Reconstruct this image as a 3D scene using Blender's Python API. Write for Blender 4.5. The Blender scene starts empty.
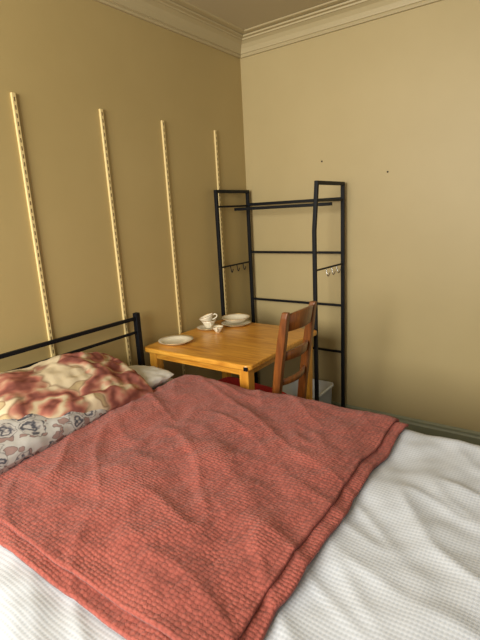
import bpy, bmesh, math, random
import numpy as np
from mathutils import Vector, Matrix, noise
random.seed(3)
S=bpy.context.scene
try:
    S.view_settings.view_transform='Standard'; S.view_settings.look='None'
except Exception as e: print(e)

def lin(c):
    o=[]
    for v in c:
        v=v/255
        o.append(v/12.92 if v<=.04045 else ((v+.055)/1.055)**2.4)
    return (*o,1)
# ---------------------------------------------------------------- materials
class M:
    def __init__(s,name,rough=.6,col=(128,128,128),**kw):
        s.m=bpy.data.materials.new(name); s.m.use_nodes=True
        s.nt=s.m.node_tree; s.b=s.nt.nodes['Principled BSDF']
        s.b.inputs['Roughness'].default_value=rough
        s.b.inputs['Base Color'].default_value=lin(col)
        for k,v in kw.items(): s.b.inputs[k.replace('_',' ')].default_value=v
        s.tc=None
    def n(s,t,ins={},**kw):
        nd=s.nt.nodes.new(t)
        for k,v in kw.items(): setattr(nd,k,v)
        for k,v in ins.items():
            if isinstance(v,bpy.types.NodeSocket): s.nt.links.new(v,nd.inputs[k])
            else: nd.inputs[k].default_value=v
        return nd
    def obj(s):
        if not s.tc: s.tc=s.n('ShaderNodeTexCoord')
        return s.tc.outputs['Object']
    def noise(s,scale,detail=4,vec=None,dist=0,rough=.55):
        return s.n('ShaderNodeTexNoise',{'Vector':vec or s.obj(),'Scale':scale,'Detail':detail,'Distortion':dist,'Roughness':rough}).outputs['Fac']
    def ramp(s,fac,stops,interp='LINEAR'):
        r=s.n('ShaderNodeValToRGB',{'Fac':fac}); cr=r.color_ramp; cr.interpolation=interp
        while len(cr.elements)<len(stops): cr.elements.new(.5)
        for e,(p,c) in zip(cr.elements,stops): e.position=p; e.color=lin(c)
        return r.outputs['Color']
    def mix(s,fac,a,b,mode='MIX'):
        m=s.n('ShaderNodeMix',data_type='RGBA',blend_type=mode)
        for i,v in ((0,fac),(6,a),(7,b)):
            if isinstance(v,bpy.types.NodeSocket): s.nt.links.new(v,m.inputs[i])
            else: m.inputs[i].default_value=v if i==0 else lin(v)
        return m.outputs[2]
    def math(s,op,a,b=0.0,c=None):
        m=s.n('ShaderNodeMath',operation=op)
        for i,v in enumerate((a,b)+((c,) if c is not None else ())):
            if isinstance(v,bpy.types.NodeSocket): s.nt.links.new(v,m.inputs[i])
            else: m.inputs[i].default_value=v
        return m.outputs[0]
    def col(s,c): s.nt.links.new(c,s.b.inputs['Base Color']); return s
    def bump(s,h,strength=.3,dist=.01):
        b=s.n('ShaderNodeBump',{'Height':h,'Strength':strength,'Distance':dist})
        s.nt.links.new(b.outputs[0],s.b.inputs['Normal']); return s
def paint(name,c,var=5,rough=.7,bs=.08):
    m=M(name,rough)
    f=m.noise(1.3,5)
    m.col(m.ramp(f,[(.3,[x-var for x in c]),(.7,[x+var for x in c])]))
    m.bump(m.noise(140,3),bs,.004); return m.m
wallL=paint('wall_paint_left',(178,157,106),4,.45)
wallR=paint('wall_paint',(178,160,115),4,.5)
ceilM=paint('ceiling_paint',(186,173,140),3)
crownM=paint('crown_paint',(180,165,126),3,.5)
baseM=paint('baseboard_paint',(134,136,110),4,.45)
stripM=paint('strip_cream_paint',(222,200,142),4,.45)
holeM=M('dark_slot',.8,(104,80,48)).m
nailM=M('nail_hole',.8,(50,38,26)).m
mm=M('floor_carpet',.95); mm.col(mm.ramp(mm.noise(60,6),[(.3,(84,70,54)),(.7,(120,102,78))])); mm.bump(mm.noise(300,3),.5,.01); floorM=mm.m
mm=M('black_metal',.5,(7,10,17)); mm.b.inputs['Specular IOR Level'].default_value=.25; mm.bump(mm.noise(90,3),.05,.002); blackM=mm.m
mm=M('chrome',.25,(180,180,180),Metallic=1.0); chromeM=mm.m
def wood(name,c1,c2,c3,rough=.35,sc=(1.2,14,14),mixf=.25):
    m=M(name,rough)
    mp=m.n('ShaderNodeMapping',{'Vector':m.obj(),'Scale':sc}).outputs[0]
    f=m.noise(3,8,vec=mp,dist=1.2,rough=.6)
    f2=m.noise(2.2,2)
    c=m.ramp(f,[(.28,c1),(.5,c2),(.72,c3)])
    m.col(m.mix(mixf,c,m.ramp(f2,[(.35,c1),(.65,c3)])))
    m.bump(f,.06,.003); m.b.inputs['Coat Weight'].default_value=.35; m.b.inputs['Coat Roughness'].default_value=.22
    return m.m
tableM=wood('honey_pine_wood',(164,94,20),(212,148,50),(238,182,80),.35,(1.4,16,16),.12)
tableLegM=wood('honey_pine_leg',(172,104,26),(214,148,50),(232,172,70),.38,(14,14,1.2))
chairM=wood('chair_dark_pine',(80,42,14),(116,64,22),(156,92,36),.35,(14,14,1.5))
mm=M('red_seat_fabric',.85); mm.col(mm.ramp(mm.noise(80,4),[(.3,(160,16,14)),(.7,(200,32,24))])); mm.bump(mm.noise(400,2),.3,.003); seatM=mm.m
mm=M('cream_ceramic',.2,(236,228,206)); mm.b.inputs['Coat Weight'].default_value=.4; ceramM=mm.m
mm=M('gold_rim',.3,(190,150,80),Metallic=.6); goldM=mm.m
# blanket: nubbly waffle fleece
mm=M('coral_waffle_fleece',.95)
mp=mm.n('ShaderNodeMapping',{'Vector':mm.obj(),'Scale':(84,104,40)}).outputs[0]
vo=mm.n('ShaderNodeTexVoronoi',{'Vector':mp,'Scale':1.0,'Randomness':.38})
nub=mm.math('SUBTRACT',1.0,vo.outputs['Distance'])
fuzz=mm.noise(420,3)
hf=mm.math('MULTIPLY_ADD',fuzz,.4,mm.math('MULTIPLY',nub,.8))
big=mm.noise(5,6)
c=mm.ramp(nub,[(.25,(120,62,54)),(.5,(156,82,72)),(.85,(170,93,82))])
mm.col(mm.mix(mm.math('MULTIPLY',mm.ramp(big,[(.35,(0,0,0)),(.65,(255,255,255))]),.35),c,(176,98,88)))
mm.bump(hf,.6,.008); mm.b.inputs['Sheen Weight'].default_value=.15; mm.b.inputs['Sheen Roughness'].default_value=.5
mm.b.inputs['Specular IOR Level'].default_value=.1
blanketM=mm.m
# sheet
mm=M('white_waffle_sheet',.9)
sp=mm.n('ShaderNodeSeparateXYZ',{'Vector':mm.obj()})
wob=mm.noise(4,2)
a=mm.math('SINE',mm.math('MULTIPLY_ADD',sp.outputs[0],2*math.pi/.0085,mm.math('MULTIPLY',wob,4)))
b=mm.math('SINE',mm.math('MULTIPLY_ADD',sp.outputs[1],2*math.pi/.010,mm.math('MULTIPLY',wob,4)))
h=mm.math('MULTIPLY_ADD',a,.2,mm.math('MULTIPLY_ADD',b,.26,.5))
mm.col(mm.ramp(h,[(.1,(190,197,208)),(.6,(206,212,223))]))
mm.bump(h,.15,.003); mm.b.inputs['Specular IOR Level'].default_value=.15
sheetM=mm.m
# floral pillow fabrics
def floral(name,base,rose,leaf,scale,line,offs,th=.46,warpk=.9,ringk=22.0,leafsel=.4,sc=(1,.85,1),rz=0,nk=12.0):
    m=M(name,.85)
    mp=m.n('ShaderNodeMapping',{'Vector':m.obj(),'Location':offs,'Scale':sc,'Rotation':(0,0,rz)}).outputs[0]
    nz=m.n('ShaderNodeTexNoise',{'Vector':mp,'Scale':scale*1.3,'Detail':2.0})
    ad=m.n('ShaderNodeVectorMath',operation='MULTIPLY_ADD')
    m.nt.links.new(nz.outputs['Color'],ad.inputs[0]); ad.inputs[1].default_value=(warpk/scale,)*3; m.nt.links.new(mp,ad.inputs[2])
    v=m.n('ShaderNodeTexVoronoi',{'Vector':ad.outputs[0],'Scale':scale})
    v2=m.n('ShaderNodeTexVoronoi',{'Vector':ad.outputs[0],'Scale':scale*1.9})
    d=v.outputs['Distance']; d2=v2.outputs['Distance']
    ring=m.math('SINE',m.math('MULTIPLY_ADD',d,ringk,m.math('MULTIPLY',m.noise(scale*2.4,2,vec=mp),nk)))
    ring=m.math('MULTIPLY_ADD',ring,.5,.5)
    fl=m.ramp(ring,[(0,rose[0]),(.3,rose[1]),(.75,rose[2]),(1,base)])
    mask=m.ramp(d,[(0,(255,255,255)),(th-.03,(255,255,255)),(th,(0,0,0))])
    lm=m.ramp(d2,[(0,(255,255,255)),(.42,(255,255,255)),(.45,(0,0,0))])
    sel=m.ramp(v2.outputs['Color'],[(0,(0,0,0)),(leafsel,(255,255,255))],'CONSTANT')
    c=m.mix(m.math('MULTIPLY',lm,sel),base,leaf)
    ledge=m.ramp(d2,[(.37,(0,0,0)),(.42,(255,255,255)),(.47,(0,0,0))])
    c=m.mix(m.math('MULTIPLY',m.math('MULTIPLY',ledge,sel),.55),c,line)
    sel2=m.ramp(v.outputs['Color'],[(0,(0,0,0)),(.2,(255,255,255))],'CONSTANT')
    c=m.mix(m.math('MULTIPLY',mask,sel2),c,fl)
    edge=m.ramp(d,[(th-.05,(0,0,0)),(th-.02,(255,255,255)),(th+.02,(0,0,0))])
    c=m.mix(m.math('MULTIPLY',m.math('MULTIPLY',edge,sel2),.6),c,line)
    m.col(c); m.bump(m.noise(25,3),.15,.01); m.b.inputs['Specular IOR Level'].default_value=.15
    return m.m
floralM=floral('floral_pillowcase',(202,186,156),[(128,76,68),(166,104,90),(190,146,122)],(178,158,122),5.2,(110,80,60),(0.22,.05,.1),.6,.7,15.0,.4,(1.1,.7,1),math.radians(35),9.0)
floral2M=floral('grey_floral_pillowcase',(186,184,182),[(78,80,90),(124,122,128),(180,174,172)],(152,128,124),17,(72,72,76),(1,2,0),.52,.9,18.0,.3,(1,.8,1),.6)
plainM=M('plain_pillowcase',.9,(208,206,200)).m
mm=M('clear_plastic',.3,(222,228,232)); mm.b.inputs['Alpha'].default_value=.93; clearM=mm.m

# ---------------------------------------------------------------- mesh helpers
def link(o,parent=None):
    S.collection.objects.link(o)
    if parent: o.parent=parent
    return o
def mk(name,verts,faces,mat,parent=None,smooth=False,bevel=0,recalc=True):
    me=bpy.data.meshes.new(name); me.from_pydata([tuple(v) for v in verts],[],faces)
    if recalc:
        b=bmesh.new(); b.from_mesh(me); bmesh.ops.recalc_face_normals(b,faces=b.faces); b.to_mesh(me); b.free()
    me.materials.append(mat)
    if smooth:
        for p in me.polygons: p.use_smooth=True
    o=link(bpy.data.objects.new(name,me),parent)
    if bevel:
        md=o.modifiers.new('bevel','BEVEL'); md.width=bevel; md.segments=3; md.limit_method='ANGLE'
    return o
def empty(name,loc=(0,0,0)):
    e=bpy.data.objects.new(name,None); e.empty_display_size=.1; link(e); return e
BF=[(0,1,3,2),(4,6,7,5),(0,4,5,1),(2,3,7,6),(0,2,6,4),(1,5,7,3)]
def box(name,x0,x1,y0,y1,z0,z1,mat,parent=None,bevel=0):
    v=[(x,y,z) for x in(x0,x1) for y in(y0,y1) for z in(z0,z1)]
    return mk(name,v,BF,mat,parent,False,bevel)
def bar(name,p,q,w,mat,parent=None,bevel=.003,h=None):
    p=Vector(p);q=Vector(q);d=(q-p).normalized()
    up=Vector((0,0,1)) if abs(d.z)<.8 else Vector((0,1,0))
    s=d.cross(up).normalized(); t=s.cross(d)
    h=h or w
    v=[c+s*a*w/2+t*b*h/2 for c in(p,q) for a in(-1,1) for b in(-1,1)]
    return mk(name,v,BF,mat,parent,False,bevel)
def tube(name,pts,r,mat,parent=None,cyc=False,res=10):
    cu=bpy.data.curves.new(name,'CURVE'); cu.dimensions='3D'; cu.bevel_depth=r; cu.bevel_resolution=3; cu.use_fill_caps=True
    sp=cu.splines.new('NURBS' if len(pts)>2 else 'POLY'); sp.points.add(len(pts)-1)
    for P,c in zip(sp.points,pts): P.co=(*c,1)
    if len(pts)>2: sp.order_u=3; sp.use_endpoint_u=not cyc; sp.use_cyclic_u=cyc
    cu.materials.append(mat); return link(bpy.data.objects.new(name,cu),parent)
def lathe(name,prof,c,mat,parent=None,n=48,tilt=None):
    v=[];f=[]
    for i in range(n):
        a=2*math.pi*i/n
        for r,z in prof: v.append(Vector((r*math.cos(a),r*math.sin(a),z)))
    k=len(prof)
    for i in range(n):
        j=(i+1)%n
        for t in range(k-1): f.append((i*k+t,j*k+t,j*k+t+1,i*k+t+1))
    if tilt: v=[tilt@p for p in v]
    v=[p+Vector(c) for p in v]
    o=mk(name,v,f,mat,parent,True)
    b=bmesh.new(); b.from_mesh(o.data); bmesh.ops.remove_doubles(b,verts=b.verts,dist=1e-5); bmesh.ops.recalc_face_normals(b,faces=b.faces); b.to_mesh(o.data); b.free()
    return o
def grid(fn,nu,nv):
    v=[];f=[]
    for i in range(nu+1):
        for j in range(nv+1): v.append(fn(i/nu,j/nv))
    for i in range(nu):
        for j in range(nv):
            a=i*(nv+1)+j; f.append((a,a+nv+1,a+nv+2,a+1))
    return v,f

# ---------------------------------------------------------------- room
ZC=2.46; YN=-3.7; XR=3.3
box('wall_left',-.1,0,YN,.1,0,ZC,wallL)
box('wall_back',0,XR,0,.1,0,ZC,wallR)
box('floor',-.1,XR,YN,.1,-.1,0,floorM)
box('ceiling',-.1,XR,YN,.1,ZC,ZC+.1,ceilM)
prof=[(0,2.358),(.014,2.358),(.018,2.366),(.016,2.374),(.022,2.376),(.024,2.384),(.030,2.400),(.044,2.420),(.062,2.431),(.070,2.432),(.072,2.440),(.090,2.442),(.092,2.450),(.086,2.452),(.12,2.453),(.126,2.456),(.127,ZC)]
v=[];f=[]
k=len(prof)
for d,z in prof: v.append((d,YN,z))
for d,z in prof: v.append((d,-d,z))
for t in range(k-1): f.append((t,t+1,k+t+1,k+t))
mk('trim_1',v,f,crownM)
v=[];f=[]
for d,z in prof: v.append((d,-d,z))
for d,z in prof: v.append((XR,-d,z))
for t in range(k-1): f.append((t,t+1,k+t+1,k+t))
mk('trim_2',v,f,crownM)
def base(name,horiz):
    pr=[(0,0),(.018,0),(.018,.125),(.013,.137),(.012,.15),(.004,.16),(0,.16)]
    v=[];f=[];k=len(pr)
    for d,z in pr: v.append((d,-d,z))
    for d,z in pr: v.append((XR,-d,z) if horiz else (d,YN,z))
    for t in range(k-1): f.append((t,t+1,k+t+1,k+t))
    mk(name,v,f,baseM)
base('baseboard_back',True); base('baseboard_left',False)

# shelf tracks on the left wall
for i,y in enumerate((-1.565,-1.15,-.755,-.31)):
    e=empty('shelf_track' if i==0 else 'shelf_track.%03d'%i)
    z0,z1=.30,1.912-.003*i
    w=.0088
    box('track_rail',.0,.011,y-w,y+w,z0,z1,stripM,e,.002)
    v=[];f=[]; z=z0+.02
    while z<z1-.02:
        b0=len(v)
        v+= [(a,yy,zz) for a in(.0105,.0116) for yy in(y-.002,y+.002) for zz in(z,z+.016)]
        f+= [tuple(b0+q for q in F) for F in BF]
        z+=.030
    mk('track_slots',v,f,holeM,e)
for i,(x,z) in enumerate(((.555,1.685),(.95,1.59))):
    lathe('wall_nail' if i==0 else 'wall_nail.001',[(0,.004),(.0045,.003),(.005,0)],(x,-.0005,z),nailM,None,16,Matrix.Rotation(math.radians(90),3,'X'))

# ---------------------------------------------------------------- clothes rack
rk=empty('clothes_rack')
xl,xr,yb,yf,zt=.04,.708,-.05,-.385,1.545
w=.02
for n,x in(('left',xl),('right',xr)):
    bar('post_back_'+n,(x,yb,0),(x,yb,zt),w,blackM,rk)
    xo=x-.018 if n=='right' else x
    bar('post_front_'+n,(xo,yf,0),(xo,yf,1.3),w,blackM,rk)
    bar('post_front_upper_'+n,(xo,yf,1.295),(x,yf,zt),w,blackM,rk)
    bar('top_bar_'+n,(x,yf-w/2,zt),(x,yb+w/2,zt),w,blackM,rk)
    bar('hook_bar_'+n,(xo,yf,1.085),(x,yb,1.085),.010,blackM,rk)
    bar('foot_bar_'+n,(xo,yf,.12),(x,yb,.12),.016,blackM,rk)
    for j in range(3):
        yy=yb-.09-.07*j; zz=1.085
        tube('hook_%s_%d'%(n,j),[(x,yy,zz-.004),(x+.004,yy,zz-.03),(x+.014,yy-.006,zz-.045),(x+.024,yy-.008,zz-.03),(x+.026,yy-.008,zz-.02)],.0028,chromeM if n=='right' else blackM,rk)
for j,z in enumerate((1.462,1.15,.828,.53,.14)):
    bar('cross_rail_%d'%j,(xl,yb,z),(xr,yb,z),.014 if j else .018,blackM,rk)
bar('hanging_rail',(xl,-.2,1.435),(xr,-.2,1.435),.018,blackM,rk)
for n,x in(('left',xl),('right',xr)):
    bar('rail_support_'+n,(x,yf,1.455),(x,yb,1.455),.012,blackM,rk)

# ---------------------------------------------------------------- storage box
cb=empty('plastic_storage_box')
def openbox(name,x0,x1,y0,y1,z0,z1,t,mat,parent):
    cx,cy=(x0+x1)/2,(y0+y1)/2
    def ring(s,z,n=8,r=.03):
        pts=[];hx,hy=(x1-x0)/2*s,(y1-y0)/2*s
        for (sx,sy,a0) in((1,1,0),(-1,1,90),(-1,-1,180),(1,-1,270)):
            for i in range(n+1):
                a=math.radians(a0+90*i/n); pts.append((cx+sx*(hx-r)+r*math.cos(a),cy+sy*(hy-r)+r*math.sin(a),z))
        return pts
    rings=[ring(.88,z0),ring(.90,z0+.01),ring(.985,z1-.02),ring(1.03,z1-.018),ring(1.03,z1),ring(.97,z1),ring(.885,z0+.012),]
    v=[p for r in rings for p in r];m=len(rings[0]);f=[]
    for i in range(len(rings)-1):
        for j in range(m): f.append((i*m+j,i*m+(j+1)%m,(i+1)*m+(j+1)%m,(i+1)*m+j))
    f.append(tuple(range(m))[::-1]); f.append(tuple(range((len(rings)-1)*m,len(rings)*m)))
    return mk(name,v,f,mat,parent,True)
openbox('tub',.40,.674,-.47,-.11,.0,.34,.004,clearM,cb)
box('folded_cloth',.44,.64,-.42,-.15,.02,.22,plainM,cb,.03)

# ---------------------------------------------------------------- table
tb=empty('dining_table')
tx0,tx1,ty0,ty1,tz=.035,.715,-1.085,-.40,.76
def rtop(name,x0,x1,y0,y1,z0,z1,r,mat,parent):
    pts=[]
    for (cx,cy,a0) in((x1-r,y1-r,0),(x0+r,y1-r,90),(x0+r,y0+r,180),(x1-r,y0+r,270)):
        for i in range(9):
            a=math.radians(a0+90*i/8); pts.append((cx+r*math.cos(a),cy+r*math.sin(a)))
    m=len(pts); v=[(x,y,z0) for x,y in pts]+[(x,y,z1) for x,y in pts]
    f=[tuple(range(m))[::-1],tuple(range(m,2*m))]+[(j,(j+1)%m,m+(j+1)%m,m+j) for j in range(m)]
    return mk(name,v,f,mat,parent,False,.007)
rtop('table_top',tx0,tx1,ty0,ty1,tz-.026,tz,.03,tableM,tb)
i_=.045; az=tz-.062
box('apron_front',tx0+i_,tx1-i_,ty0+.03,ty0+.05,az,tz-.026,tableM,tb,.002)
box('apron_back',tx0+i_,tx1-i_,ty1-.05,ty1-.03,az,tz-.026,tableM,tb,.002)
box('apron_left',tx0+.03,tx0+.05,ty0+i_,ty1-i_,az,tz-.026,tableM,tb,.002)
box('apron_right',tx1-.05,tx1-.03,ty0+i_,ty1-i_,az,tz-.026,tableM,tb,.002)
q=0
for lx in(tx0+.05,tx1-.05):
    for ly in(ty0+.05,ty1-.05):
        q+=1; a,b=.025,.017
        v=[]
        for z,s in((0,b),(tz-.1,a),(tz-.026,a)):
            v+=[(lx-s,ly-s,z),(lx+s,ly-s,z),(lx+s,ly+s,z),(lx-s,ly+s,z)]
        f=[(3,2,1,0),(8,9,10,11)]+[(r*4+j,r*4+(j+1)%4,(r+1)*4+(j+1)%4,(r+1)*4+j) for r in range(2) for j in range(4)]
        mk('leg_%d'%q,v,f,tableLegM,tb,False,.004)
box('corner_clip',tx1-.03,tx1-.010,ty0-.0025,ty0+.004,tz-.026,tz-.008,blackM,tb,.001)

# ---------------------------------------------------------------- chair
ch=empty('dining_chair')
cy0,cy1=-1.05,-.765; cs=.80
def rx(z): return cs + (0 if z<.46 else (z-.46)*.10+ (z-.46)**2*.08)
for n,y in(('near',cy0+.018),('far',cy1-.018)):
    v=[];zs=[0,.2,.46,.6,.75,.88,.98,1.005]
    for z in zs:
        x=rx(z) + (.03*(1-z/.46) if z<.46 else 0); t=.015 if z<1 else .011; d=.019 if z<.9 else .015
        v+=[(x-d,y-t,z),(x+d,y-t,z),(x+d,y+t,z),(x-d,y+t,z)]
    m=len(zs);f=[(3,2,1,0),tuple(4*(m-1)+j for j in range(4))]+[(r*4+j,r*4+(j+1)%4,(r+1)*4+(j+1)%4,(r+1)*4+j) for r in range(m-1) for j in range(4)]
    mk('back_post_'+n,v,f,chairM,ch,False,.005)
def slat(name,z0,z1,arch=0,t=.009):
    v=[];f=[];n=16
    for i in range(n+1):
        u=i/n; y=cy0+.03+(cy1-cy0-.06)*u; bow=.028*(1-(2*u-1)**2)
        ar=arch*(1-(2*u-1)**2)
        for z,s in((z0+ar*.3,-1),(z1+ar,-1),(z1+ar,1),(z0+ar*.3,1)):
            v.append((rx(z)+bow+s*t,y,z))
    for i in range(n):
        for j in range(4): f.append((i*4+j,i*4+(j+1)%4,(i+1)*4+(j+1)%4,(i+1)*4+j))
    f+=[(0,1,2,3),tuple(n*4+j for j in(3,2,1,0))]
    mk(name,v,f,chairM,ch,True).modifiers.new('b','BEVEL').width=.003
slat('crest_rail',.915,.99,.012)
slat('middle_slat',.78,.82,.008)
slat('lower_slat',.665,.695,.0)
sx0=.28; sz=.475
flf=.075   # seat is wider toward the front
v=[]
for z in(sz-.04,sz):
    v+=[(sx0,cy0-.0,z),(sx0,cy1+flf,z),(cs+.01,cy1-.005,z),(cs+.01,cy0+.005,z)]
mk('seat_frame',v,[(3,2,1,0),(4,5,6,7)]+[(j,(j+1)%4,4+(j+1)%4,4+j) for j in range(4)],chairM,ch,False,.006)
def cush(u,w):
    x=sx0-.005+(cs-.02-sx0)*u
    ya=cy0+.004; yb_=cy1-.004+flf*(1-u)
    return (x,ya+(yb_-ya)*w,sz-.01+.085*((1-(2*u-1)**6)*(1-(2*w-1)**6))**.5)
v,f=grid(cush,24,24)
mk('seat_cushion',v,f,seatM,ch,True)
for n,y,y2 in(('near',cy0+.025,cy0+.025),('far',cy1-.025,cy1+flf-.025)):
    bar('front_leg_'+n,(sx0+.03,y2,0),(sx0+.03,y2,sz-.02),.034,chairM,ch)
    bar('side_stretcher_'+n,(sx0+.03,y2,.2),(cs+.01,y,.2),.02,chairM,ch)
bar('cross_stretcher',(.58,cy0+.025,.2),(.58,cy1+.005,.2),.02,chairM,ch)
bar('lower_back_rail',(cs+.005,cy0+.02,.45),(cs+.005,cy1-.02,.45),.03,chairM,ch)

# ---------------------------------------------------------------- crockery
def plate(name,c,r,h,n=64,rim=True):
    e=empty(name)
    p=[(0,.004),(r*.55,.004),(r*.62,.007),(r*.8,h*.7),(r,h),(r,h-.003),(r*.8,h*.5),(r*.6,.0),(0,0)]
    lathe('body',p,c,ceramM,e,n)
    if rim: tube('rim',[(c[0]+r*math.cos(a),c[1]+r*math.sin(a),c[2]+h-.001) for a in np.linspace(0,2*math.pi,33)[:-1]],.0012,goldM,e,True)
    return e
plate('dinner_plate',(.15,-.945,tz),.094,.020)
plate('dinner_plate.001',(.215,-.49,tz),.09,.016)
bw=empty('soup_bowl')
bp=[(0,.006),(.045,.008),(.062,.02),(.078,.032),(.086,.035),(.084,.037),(.074,.034),(.058,.024),(.04,.011),(0,.010)]
lathe('body',bp,(.215,-.49,tz+.012),ceramM,bw)
tube('rim',[(.215+.085*math.cos(a),-.49+.085*math.sin(a),tz+.049) for a in np.linspace(0,2*math.pi,33)[:-1]],.0014,goldM,bw,True)
def cup(name,c,tilt,s=1,turn=0):
    e=empty(name)
    T=Matrix.Rotation(math.radians(tilt[0]),3,'X')@Matrix.Rotation(math.radians(tilt[1]),3,'Y')@Matrix.Rotation(math.radians(turn),3,'Z')
    p=[(0,.003),(.018,.0),(.020,.004),(.030,.018),(.040,.036),(.046,.046),(.044,.046),(.037,.034),(.027,.018),(.016,.008),(0,.008)]
    p=[(a*s,b*s) for a,b in p]
    lathe('body',p,c,ceramM,e,40,T)
    hp=[Vector(q)*s for q in((.038,0,.037),(.054,0,.042),(.066,0,.03),(.056,0,.016),(.030,0,.014))]
    tube('handle',[tuple(T@q+Vector(c)) for q in hp],.0035,ceramM,e)
    tube('rim',[tuple(T@Vector((.045*s*math.cos(a),.045*s*math.sin(a),.046*s))+Vector(c)) for a in np.linspace(0,2*math.pi,25)[:-1]],.0014,goldM,e,True)
plate('saucer',(.12,-.63,tz),.072,.012,48)
cup('teacup',(.12,-.63,tz+.0065),(0,0),1,-40)
cup('teacup.001',(.12,-.63,tz+.032),(10,-16),1,30)
cup('teacup.002',(.222,-.675,tz),(0,0),.72,-60)

# ---------------------------------------------------------------- bed
bd=empty('bed')
BX0,BX1,BY0,BY1,BZ=.085,2.05,-2.47,-1.10,.655
def nz(x,y,s,o=0): return noise.noise(Vector((x*s,y*s,o)))
def wrap1(t,lo,hi,r):
    if t<lo+r:
        s=(lo+r)-t
        if s<r*math.pi/2: a=s/r; return lo+r-r*math.sin(a), r*(1-math.cos(a))
        return lo, r+(s-r*math.pi/2)
    if t>hi-r:
        s=t-(hi-r)
        if s<r*math.pi/2: a=s/r; return hi-r+r*math.sin(a), r*(1-math.cos(a))
        return hi, r+(s-r*math.pi/2)
    return t,0
def wr(x,y):
    a=nz(x*.6+y*.8,y*.35-x*.3,7,3); b=nz(x*.9-y*.4,y*.9,4.5,9)
    ridge=(1-abs(nz(x*.5+y*.9,x*.25-y*.1,9,21))*2)
    return .010*a+.008*b+.004*nz(x,y,16,4)+.006*max(0,ridge)**3
def top(x,y,amp=1):
    X,dx=wrap1(x,BX0,BX1,.06); Y,dy=wrap1(y,BY0,BY1,.06)
    return Vector((X,Y,BZ-max(dx,dy)+wr(x,y)*amp*(1 if dx+dy<.03 else .4)))
ext=.30
v,f=grid(lambda u,w:top(BX0-ext+(BX1-BX0+2*ext)*u,BY0-ext+(BY1-BY0+2*ext)*w),260,200)
mk('fitted_sheet',v,f,sheetM,bd,True)
box('mattress_base',BX0+.02,BX1-.02,BY0+.02,BY1-.02,.26,.5,plainM,bd,.03)
bar('side_rail_far',(.05,BY1-.02,.27),(BX1+.02,BY1-.02,.27),.035,blackM,bd)
bar('side_rail_near',(.05,BY0+.02,.27),(BX1+.02,BY0+.02,.27),.035,blackM,bd)
for n,(x,y) in enumerate(((BX1,BY0+.03),(BX1,BY1-.03))): bar('foot_leg_%d'%n,(x,y,0),(x,y,.3),.035,blackM,bd)
HY0,HY1,HX=-2.45,-1.11,.05
bar('head_post_far',(HX,HY1,0),(HX,HY1,.95),.027,blackM,bd)
bar('head_post_near',(HX,HY0,0),(HX,HY0,.95),.027,blackM,bd)
bar('head_rail_top',(HX,HY0,.922),(HX,HY1,.922),.017,blackM,bd)
bar('head_rail_mid',(HX,HY0,.85),(HX,HY1,.85),.013,blackM,bd)
bar('head_rail_low',(HX,HY0,.45),(HX,HY1,.45),.02,blackM,bd)

# ---------------------------------------------------------------- blanket
bl=empty('coral_throw_blanket')
def layer(name,x0,x1,y0,y1,off,seed,th):
    def fn(u,w):
        x=x0+(x1-x0+.025*(1-w))*u; y=y0+(y1-y0)*w
        eu=min(u,1-u);ew=min(w,1-w)
        x+= .016*nz(0,y,5,seed)*(1-min(1,eu*5)) + .006*nz(x,y,9,seed)
        y+= .016*nz(x,0,5,seed+4)*(1-min(1,ew*5))
        p=top(x,y,1)
        fold=.008*max(0,nz(x*.5+y*.85,(x-y)*.25,6,seed+1))+.007*nz(x,y,5,seed+2)+.003*nz(x,y,18,seed+7)
        e=min(1,min(eu,ew)*14)
        p.z+=off+fold*.9+.006*e+.0015*nz(x,y,70,seed)
        return p
    v,f=grid(fn,170,170)
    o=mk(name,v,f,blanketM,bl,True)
    s=o.modifiers.new('s','SOLIDIFY'); s.thickness=th; s.offset=1
    return o
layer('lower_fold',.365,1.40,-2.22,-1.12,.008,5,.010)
layer('upper_fold',.385,1.365,-2.185,-1.105,.022,5,.009)

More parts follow.
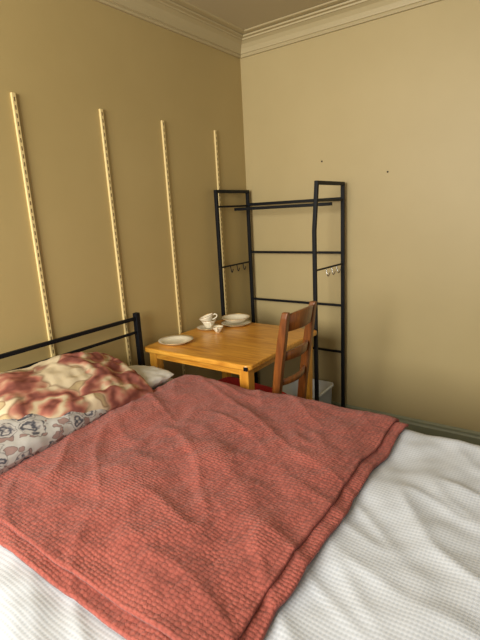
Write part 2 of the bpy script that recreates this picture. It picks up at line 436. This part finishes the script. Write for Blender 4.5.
# ---------------------------------------------------------------- pillows
def pillow(name,c,lx,ly,t,rot,mat,seed,amp=.02,pw=.45):
    e=empty(name)
    R=Matrix.Rotation(math.radians(rot[2]),3,'Z')@Matrix.Rotation(math.radians(rot[1]),3,'Y')@Matrix.Rotation(math.radians(rot[0]),3,'X')
    def side(sg):
        def fn(u,w):
            a=2*u-1;b=2*w-1
            x=a*lx/2*(1-.07*b*b*(1-.3*abs(a)));y=b*ly/2*(1-.07*a*a)
            h=max(0,(1-a**4)*(1-b**4))**pw*t/2
            m=min(1,max(0,(1-max(abs(a),abs(b)))*5))
            rg=max(0,1-abs(nz(x*1.0,y*.5+x*.3,9,seed+3))*3.5)
            rt=.35+.65*max(0,min(1,(b+.1)*1.2))   # more crumpled toward the far end
            n=amp*(nz(x,y,6,seed+sg)+rt*(.6*nz(x+.3,y,14,seed)+.3*nz(x,y,28,seed)-.4*rg))*m
            ed=.010*nz(x,y,24,seed+5)*(1-m)
            return R@Vector((x,y,sg*h+n*(1 if sg>0 else .3)+ed))+Vector(c)
        return grid(fn,100,100)
    for sg,n in((1,'top'),(-1,'bottom')):
        v,f=side(sg); o=mk('cover_'+n,v,f,mat,e,True)
    return e
pillow('bed_pillow.002',(.235,-1.42,.695),.26,.5,.07,(0,0,0),plainM,9,.01)
pillow('bed_pillow',(.255,-1.93,.725),.42,.66,.12,(0,6,6),floral2M,2)
pillow('bed_pillow.001',(.228,-1.66,.752),.40,.64,.17,(-3,19,-3),floralM,6,.038)

# ---------------------------------------------------------------- light
w=bpy.data.worlds.new('world'); S.world=w; w.use_nodes=True
bg=w.node_tree.nodes['Background']; bg.inputs[0].default_value=lin((250,249,244)); bg.inputs[1].default_value=.31
def area(name,loc,target,sx,sy,e,col):
    l=bpy.data.lights.new(name,'AREA'); l.shape='RECTANGLE'; l.size=sx; l.size_y=sy; l.energy=e; l.color=lin(col)[:3]
    o=link(bpy.data.objects.new(name,l)); o.location=loc
    o.rotation_euler=(Vector(target)-Vector(loc)).to_track_quat('-Z','Y').to_euler(); return o
area('window_daylight',(1.0,-4.25,1.8),(.95,0,1.35),1.4,1.3,134,(255,250,238))

# ---------------------------------------------------------------- camera
a,p,r,F=math.radians(36.16),math.radians(13.28),math.radians(3.11),458.1
f_=Vector((-math.sin(a)*math.cos(p),math.cos(a)*math.cos(p),-math.sin(p)))
r0=Vector((math.cos(a),math.sin(a),0));u0=r0.cross(f_)
Rv=r0*math.cos(r)-u0*math.sin(r);Uv=u0*math.cos(r)+r0*math.sin(r)
cam=bpy.data.cameras.new('camera'); co=link(bpy.data.objects.new('camera',cam))
mw=Matrix((Rv,Uv,-f_)).transposed().to_4x4(); mw.translation=Vector((1.8136,-2.636,1.4192))
co.matrix_world=mw; cam.lens=F/640*36; cam.sensor_width=36; cam.sensor_fit='AUTO'; cam.clip_start=.02
S.camera=co
